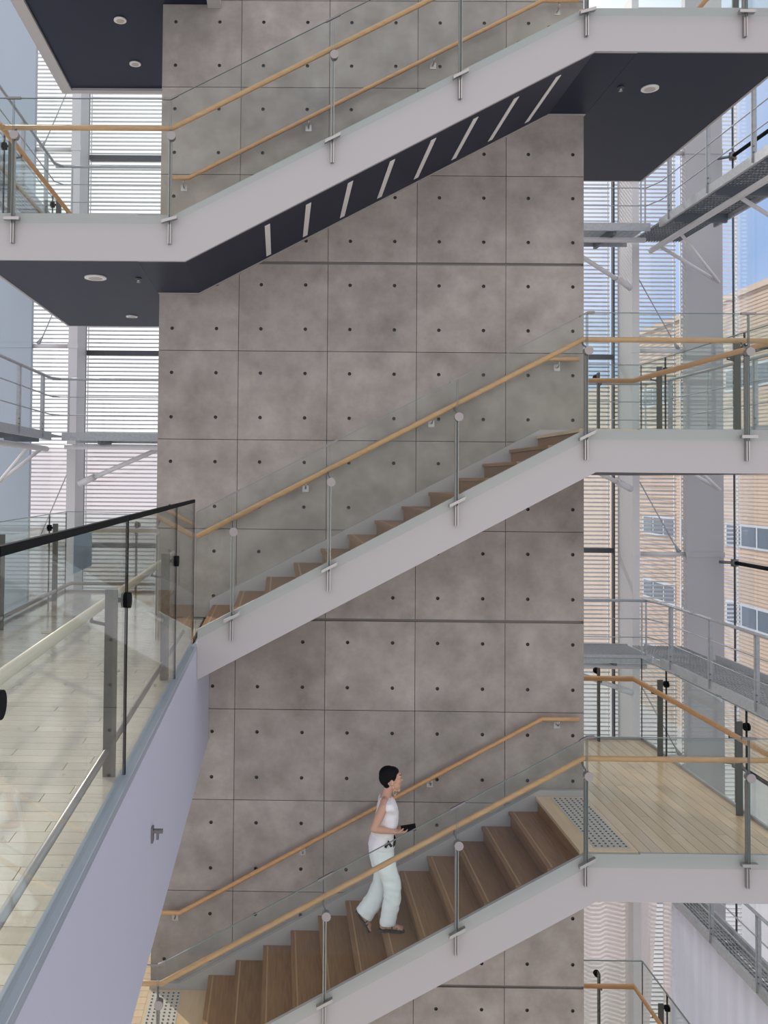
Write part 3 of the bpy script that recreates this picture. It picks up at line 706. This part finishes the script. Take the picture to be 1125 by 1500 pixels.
# ------------------------------------------------------------------ small fittings
p0 = aX(109, 782, LX0+.04); p1 = aX(134, 836, LX0+.04)
ya, yb = sorted((p0.y, p1.y))
q0 = aX(109, 840, LX0+.04)
b = B(); box(b, LX0+.031, LX0+.042, ya, yb, q0.z, p0.z)
o = tag(part('notice_board', b, 'sign_blue'), 'plain blue notice panel on the far balcony glass', 'sign')
def tactile(x0, x1, y0, y1, z, label):
    t = thing('tactile_strip', ((x0+x1)/2, (y0+y1)/2, z), label, 'tactile paving')
    b = B(); box(b, x0, x1, y0, y1, z+.0005, z+.003); part('mat', b, 'tactile', t)
    b = B(); nx = 6; ny = int((y1-y0)/.058)
    for i in range(nx):
        for j in range(ny):
            disc(b, (x0+(i+.5)*(x1-x0)/nx, y0+(j+.5)*(y1-y0)/ny, z+.005), (0, 0, 1), .011, .006, 8)
    o = part('studs', b, 'rubber', t); o['kind'] = 'stuff'
a = aZ(829, 1172, RZ[1]); c = aZ(926, 1244, RZ[1])
tactile(3.05, 3.40, YF+.12, D-.1, RZ[1], 'dotted tactile strip at the head of the oak steps')
tactile(-1.36, -1.03, YF+.12, D-.1, LZ[1], 'dotted tactile strip at the foot of the oak steps')
for px, py, lab in ((162, 983, 'flat round floor socket cover by the balcony post'), (71, 927, 'flat round floor socket cover near the far balcony glass')):
    p = aZ(px, py, 0)
    t = thing('floor_socket', (p.x, p.y, 0), lab, 'floor socket')
    b = B(); disc(b, (p.x, p.y, .002), (0, 0, 1), .075, .004, 28); part('rim', b, 'steel', t)
    b = B(); disc(b, (p.x, p.y, .003), (0, 0, 1), .062, .004, 28); part('lid', b, 'pale_rail', t)
p = aX(222, 1222, EX+.031)
t = thing('wall_hook', (p.x, p.y, p.z), 'small grey bracket fixed to the lavender beam', 'bracket')
b = B(); box(b, p.x, p.x+.012, p.y-.03, p.y+.03, p.z-.045, p.z+.045); part('plate', b, 'steel_dark', t)
b = B(); box(b, p.x+.012, p.x+.07, p.y-.015, p.y+.015, p.z+.01, p.z+.03); box(b, p.x+.03, p.x+.045, p.y-.012, p.y+.012, p.z-.03, p.z+.01); part('arm', b, 'steel_dark', t)
# ------------------------------------------------------------------ the woman on the stairs
PY = 9.10
def pp(x, y, dy=0): return aY(x, y, PY+dy)
def ell(bm, c, r, rot=0, sub=3):
    """ellipsoid, rotated by rot about the Y axis (in the walking plane)"""
    m = Matrix.Translation(V(c)) @ Matrix.Rotation(rot, 4, 'Y') @ Matrix.Diagonal((r[0], r[1], r[2], 1))
    bmesh.ops.create_icosphere(bm, subdivisions=sub, radius=1, matrix=m)
def limb(bm, pts, rs, n=12):
    tube(bm, pts, list(rs), n)
    for p, r in zip(pts, rs): ell(bm, p, (r, r, r), sub=2)
def skin_over(name, bm, size, smooth, mats, parent, fold=0):
    bmesh.ops.recalc_face_normals(bm, faces=bm.faces)
    me = bpy.data.meshes.new(name+'_cage'); bm.to_mesh(me); bm.free()
    tmp = bpy.data.objects.new(name+'_cage', me); COL.objects.link(tmp)
    r = tmp.modifiers.new('r', 'REMESH'); r.mode = 'VOXEL'; r.voxel_size = size; r.use_smooth_shade = True
    if smooth: s = tmp.modifiers.new('s', 'SMOOTH'); s.factor = .5; s.iterations = smooth
    dg = bpy.context.evaluated_depsgraph_get(); dg.update()
    new = bpy.data.meshes.new_from_object(tmp.evaluated_get(dg)); new.name = name
    bpy.data.objects.remove(tmp); bpy.data.meshes.remove(me)
    if fold:                                   # soft cloth folds
        from mathutils import noise
        ns = [v.normal.copy() for v in new.vertices]
        for v, n in zip(new.vertices, ns):
            v.co += n*fold*(noise.noise(V((v.co.x*9+v.co.z*6, v.co.y*9, v.co.z*22)))+.6*noise.noise(V((v.co.x*22, v.co.y*22, v.co.z*9))))
    new.materials.clear(); new.materials.append(M[mats])
    return link(name, new, parent)
def loft(bm, rings, n=24, e=2.3):
    """rings: (point A back, point B front, lateral half width, lateral centre offset)"""
    R = []
    for A, Bp, hw, dy in rings:
        c = (A+Bp)/2; u = (Bp-A)/2; v = V((0, hw, 0)); ring = []
        for k in range(n):
            a = 2*math.pi*k/n; ca, sa = math.cos(a), math.sin(a)
            ring.append(bm.verts.new(c+V((0, dy, 0))+u*math.copysign(abs(ca)**(2/e), ca)+v*math.copysign(abs(sa)**(2/e), sa)))
        R.append(ring)
    for a, b in zip(R, R[1:]):
        for k in range(n): bm.faces.new((a[k], a[(k+1) % n], b[(k+1) % n], b[k]))
    bm.faces.new(R[0][::-1]); bm.faces.new(R[-1])
K = pp(571, 1200).y
foot_z = RZ[1]-6*(RZ[1]-LZ[1])/13
person = thing('person', (pp(570, 1358).x, PY, foot_z), 'woman in white sleeveless top and wide white trousers climbing the oak steps, holding a phone', 'person')
NEAR, FAR = -.085, .105
body = B()
# head, jaw, nose, ears, neck
hc = pp(571.5, 1139)
ell(body, hc, (.083, .070, .098), .15)
ell(body, pp(578.5, 1150), (.056, .052, .062), .3)
ell(body, pp(583, 1157), (.026, .030, .020), .2)
ell(body, pp(582.5, 1136.5), (.040, .052, .045)); ell(body, pp(582.3, 1143.5), (.036, .048, .045))
tube(body, [pp(586.2, 1136.5), pp(587.6, 1139.5), pp(589.3, 1142.6), pp(586.5, 1144)], [.008, .009, .011, .010], 8)
ell(body, pp(586.2, 1148.3), (.010, .020, .007)); ell(body, pp(585.6, 1151), (.010, .018, .007))
for s in (-1, 1):
    ell(body, pp(574.5, 1147, s*.074), (.019, .012, .030), -.25)
limb(body, [pp(570, 1152), pp(566.5, 1163), pp(564, 1172)], [.052, .050, .060])
# trunk under the clothes
ell(body, pp(567, 1186), (.095, .135, .12)); ell(body, pp(562, 1212), (.085, .115, .13)); ell(body, pp(559, 1243), (.10, .135, .12))
# shoulders and arms
for s, el, wr in ((-1, pp(547.5, 1214.5, -.20), pp(577, 1218.5, -.15)), (1, pp(549, 1212, .20), pp(577, 1215, .13))):
    sh = pp(562, 1182, s*.150)
    limb(body, [pp(564, 1173, s*.06), pp(562.5, 1175.5, s*.115), sh], [.040, .040, .045])
    limb(body, [sh, sh.lerp(el, .45), el], [.045, .046, .036], 14)
    limb(body, [el, el.lerp(wr, .35), wr], [.037, .037, .023], 14)
# hands: palm, four fingers and a thumb each
def hand(wr, d, side, lift):
    d = d.normalized(); lat = V((0, 1, 0)); up = d.cross(lat).normalized()
    if up.z < 0: up = -up
    pc = wr+d*.045
    for q in (-.024, -.008, .008, .024):
        tube(body, [wr+lat*q*.6, pc+lat*q, wr+d*.085+lat*q*1.15], [.013, .015, .011], 8)
    for q, ln in ((-.028, .058), (-.010, .070), (.009, .074), (.027, .064)):
        a = wr+d*.082+lat*q; bq = a+d*ln*.5-up*.002+lat*q*.08; c = a+d*ln*.85+up*(.010+lift); e = a+d*ln+up*(.020+lift)
        limb(body, [a, bq, c, e], [.0095, .0088, .0080, .0070], 8)
    a = wr+d*.025+lat*side*.026
    limb(body, [a, a+d*.026+lat*side*.020+up*.010, a+d*.052+lat*side*.016+up*.026, a+d*.070+lat*side*.004+up*.034], [.013, .011, .0095, .008], 8)
wrR = pp(577, 1218.5, -.15); hd = pp(600, 1216.5, -.10)-wrR
hand(wrR, hd, -1, 0)
wrL = pp(577, 1215, .13); hand(wrL, pp(590, 1216, .08)-wrL, 1, .01)
# shins and feet
def foot(heel, toe, lat, nrm):
    d = (toe-heel); L = d.length; d.normalize(); y = V((0, 1, 0))
    rot = -math.atan2(d.z, d.x)
    ell(body, heel+d*.035+nrm*.032, (.036, .031, .032), rot)
    ell(body, heel+d*.085+nrm*.042, (.058, .030, .040), rot)
    ell(body, heel+d*.14+nrm*.028, (.062, .036, .026), rot)
    ell(body, heel+d*(L-.06)+nrm*.020, (.045, .042, .019), rot)
    for q, r, b in ((-.030, .0085, .012), (-.016, .009, .006), (-.001, .0095, .002), (.014, .010, 0), (.031, .013, .002)):
        tube(body, [heel+d*(L-.055)+nrm*.016+y*q*lat, heel+d*(L-b-.012)+nrm*.013+y*q*lat*1.05], [r, r*.9], 8)
        ell(body, heel+d*(L-b-.010)+nrm*.012+y*q*lat*1.05, (r, r*.95, r*.9), rot, 2)
hN = V((pp(556.5, 1357, NEAR).x, PY+NEAR, foot_z+.018)); tN = V((pp(591.5, 1357, NEAR).x, PY+NEAR, foot_z+.016))
hF = pp(523.5, 1336, FAR); tF = pp(541.5, 1362.5, FAR)
dF = (tF-hF).normalized(); nF = V((-dF.z, 0, dF.x))
if nF.x < 0: nF = -nF
foot(hN, tN, 1, V((0, 0, 1))); foot(hF, tF, -1, nF)
limb(body, [pp(566, 1262, NEAR), pp(575, 1300, NEAR), pp(567, 1349, NEAR)], [.075, .052, .036])
limb(body, [pp(558, 1262, FAR), pp(555, 1298, FAR), pp(531, 1338, FAR)], [.075, .052, .036])
skin_over('body', body, .0048, 3, 'skin', person)
# eyes and brows
for s in (-1, 1):
    b = B(); ell(b, pp(586.2, 1138.8, s*.030), (.009, .010, .006)); part('eye', b, 'hair', person)
    b = B(); tube(b, [pp(585.0, 1135.6, s*.044), pp(588.0, 1135.0, s*.022)], .0035, 6); part('eyebrow', b, 'hair', person)
# hair, cropped short
hb = B()
ell(hb, pp(568.8, 1135), (.097, .082, .092), .1)
ell(hb, pp(563.5, 1141), (.058, .070, .075), -.35)
ell(hb, pp(566.5, 1148), (.040, .058, .052), -.3)
ell(hb, pp(576, 1128.5), (.058, .066, .038), .12)
for s in (-1, 1): ell(hb, pp(576.5, 1138.5, s*.060), (.024, .018, .045), .1)
skin_over('hair', hb, .006, 4, 'hair', person)
# blouse
bl = B()
def rg(y, xa, xb, hw, dy=0, tilt=0): return (pp(xa, y-tilt), pp(xb, y+tilt), hw, dy)
loft(bl, [rg(1167, 557.5, 573, .135), rg(1169.5, 556, 576, .188), rg(1174, 554.5, 579.5, .206), rg(1178, 553.5, 581.3, .196), rg(1182, 552.7, 582.5, .165), rg(1187, 552, 583.5, .148), rg(1200, 549, 583.5, .146),
          rg(1212, 546, 580.5, .145), rg(1222, 543.5, 578, .150), rg(1231, 540.5, 577.5, .160), rg(1239, 539, 577.8, .166)])
ob = skin_over('blouse', bl, .009, 4, 'blouse', person, .005)
# trousers with two wide legs
tr = B()
loft(tr, [rg(1232, 541.5, 576.5, .150), rg(1244, 539.8, 577, .162), rg(1256, 541.5, 577.8, .168), rg(1267, 544.5, 579, .165)])
def leg(rows, dy, hws):
    loft(tr, [(pp(a[0], a[1], dy), pp(c[0], c[1], dy), h, 0) for (a, c), h in zip(rows, hws)])
leg([((546, 1258), (578, 1258)), ((551, 1272), (581.5, 1272)), ((557, 1286), (586, 1285)), ((561.5, 1300), (588, 1300)), ((561.5, 1317), (587.3, 1318)), ((558.5, 1336), (583, 1337)), ((555.5, 1353.5), (578.5, 1354))],
    NEAR, (.080, .085, .080, .074, .074, .076, .080))
leg([((544.5, 1258), (575, 1258)), ((548, 1274), (573.5, 1279)), ((546.5, 1291), (571, 1298)), ((540, 1306), (563.5, 1315)), ((530.5, 1320), (554, 1333)), ((521.5, 1332.5), (543.5, 1348))],
    FAR-.015, (.080, .082, .078, .074, .076, .080))
skin_over('trousers', tr, .009, 3, 'trousers', person, .008)
# belt tie hanging at the hip
b = B()
for pts in ([(577.5, 1223), (578.8, 1230), (577.5, 1237), (575, 1241)], [(570, 1234), (566.5, 1238), (564.5, 1241.5)], [(568.5, 1231.5), (570.5, 1236), (573.5, 1240)]):
    tube(b, [pp(x, y, -.165 if x < 574 else -.10) for x, y in pts], [.006, .012, .013, .007][:len(pts)], 8)
o = part('belt_tie', b, 'hair', person); o['label'] = 'black tie ends at the hip'
b = B(); c = pp(578.5, 1161, -.085); tube(b, [pp(575.5, 1152, -.088), pp(577.5, 1157, -.088)], .0025, 6)
tube(b, [c+V((.012*math.cos(a*math.pi/8), 0, .028*math.sin(a*math.pi/8))) for a in range(17)], .0035, 6); part('earring', b, 'gold', person)
# sandals
def sandal(heel, toe, nrm, lat):
    d = (toe-heel); L = d.length; d.normalize(); y = V((0, 1, 0)); b = B(); out = []
    for s, wd in ((-.012, .018), (.02, .034), (.08, .033), (.15, .042), (L-.03, .046), (L+.006, .026)): out.append((s, wd))
    ptsl = [heel+d*s+y*w2 for s, w2 in out]+[heel+d*s-y*w2 for s, w2 in out[::-1]]
    prism(b, [p-nrm*.018 for p in ptsl], nrm*.018)
    o = part('sandal', b, 'sandal', person)
    b = B()
    for s0, hh in ((L-.075, .042), (.115, .082)):
        a = [heel+d*(s0+.0)+y*(.045*math.cos(t*math.pi/8))+nrm*(hh*math.sin(t*math.pi/8)) for t in range(9)]
        tube(b, a, .0055, 6)
    st = bpy.data.objects.new('strap', mesh('strap', b, 'sandal')); COL.objects.link(st); st.parent = o
sandal(hN, tN, V((0, 0, 1)), 1); sandal(hF, tF, nF, -1)
# phone resting on the fingers
ph = (pp(587.5, 1215, -.105)+pp(609, 1211.5, -.105))/2
ax = (pp(609, 1211.0, -.105)-pp(587.5, 1214.5, -.105)).normalized()
lt = V((0, math.cos(.65), math.sin(.65))); up = ax.cross(lt).normalized()
def slab(b, l, wd, th, o=0):
    c = ph+up*o
    prism(b, [c+ax*l/2+lt*wd/2, c-ax*l/2+lt*wd/2, c-ax*l/2-lt*wd/2, c+ax*l/2-lt*wd/2], up*th)
t = thing('mobile_phone', tuple(ph), 'black mobile phone in the hand of the woman in white', 'phone')
b = B(); slab(b, .150, .072, .008); part('case', b, 'phone', t)
b = B(); slab(b, .142, .065, .001, .008); part('screen', b, 'black', t)
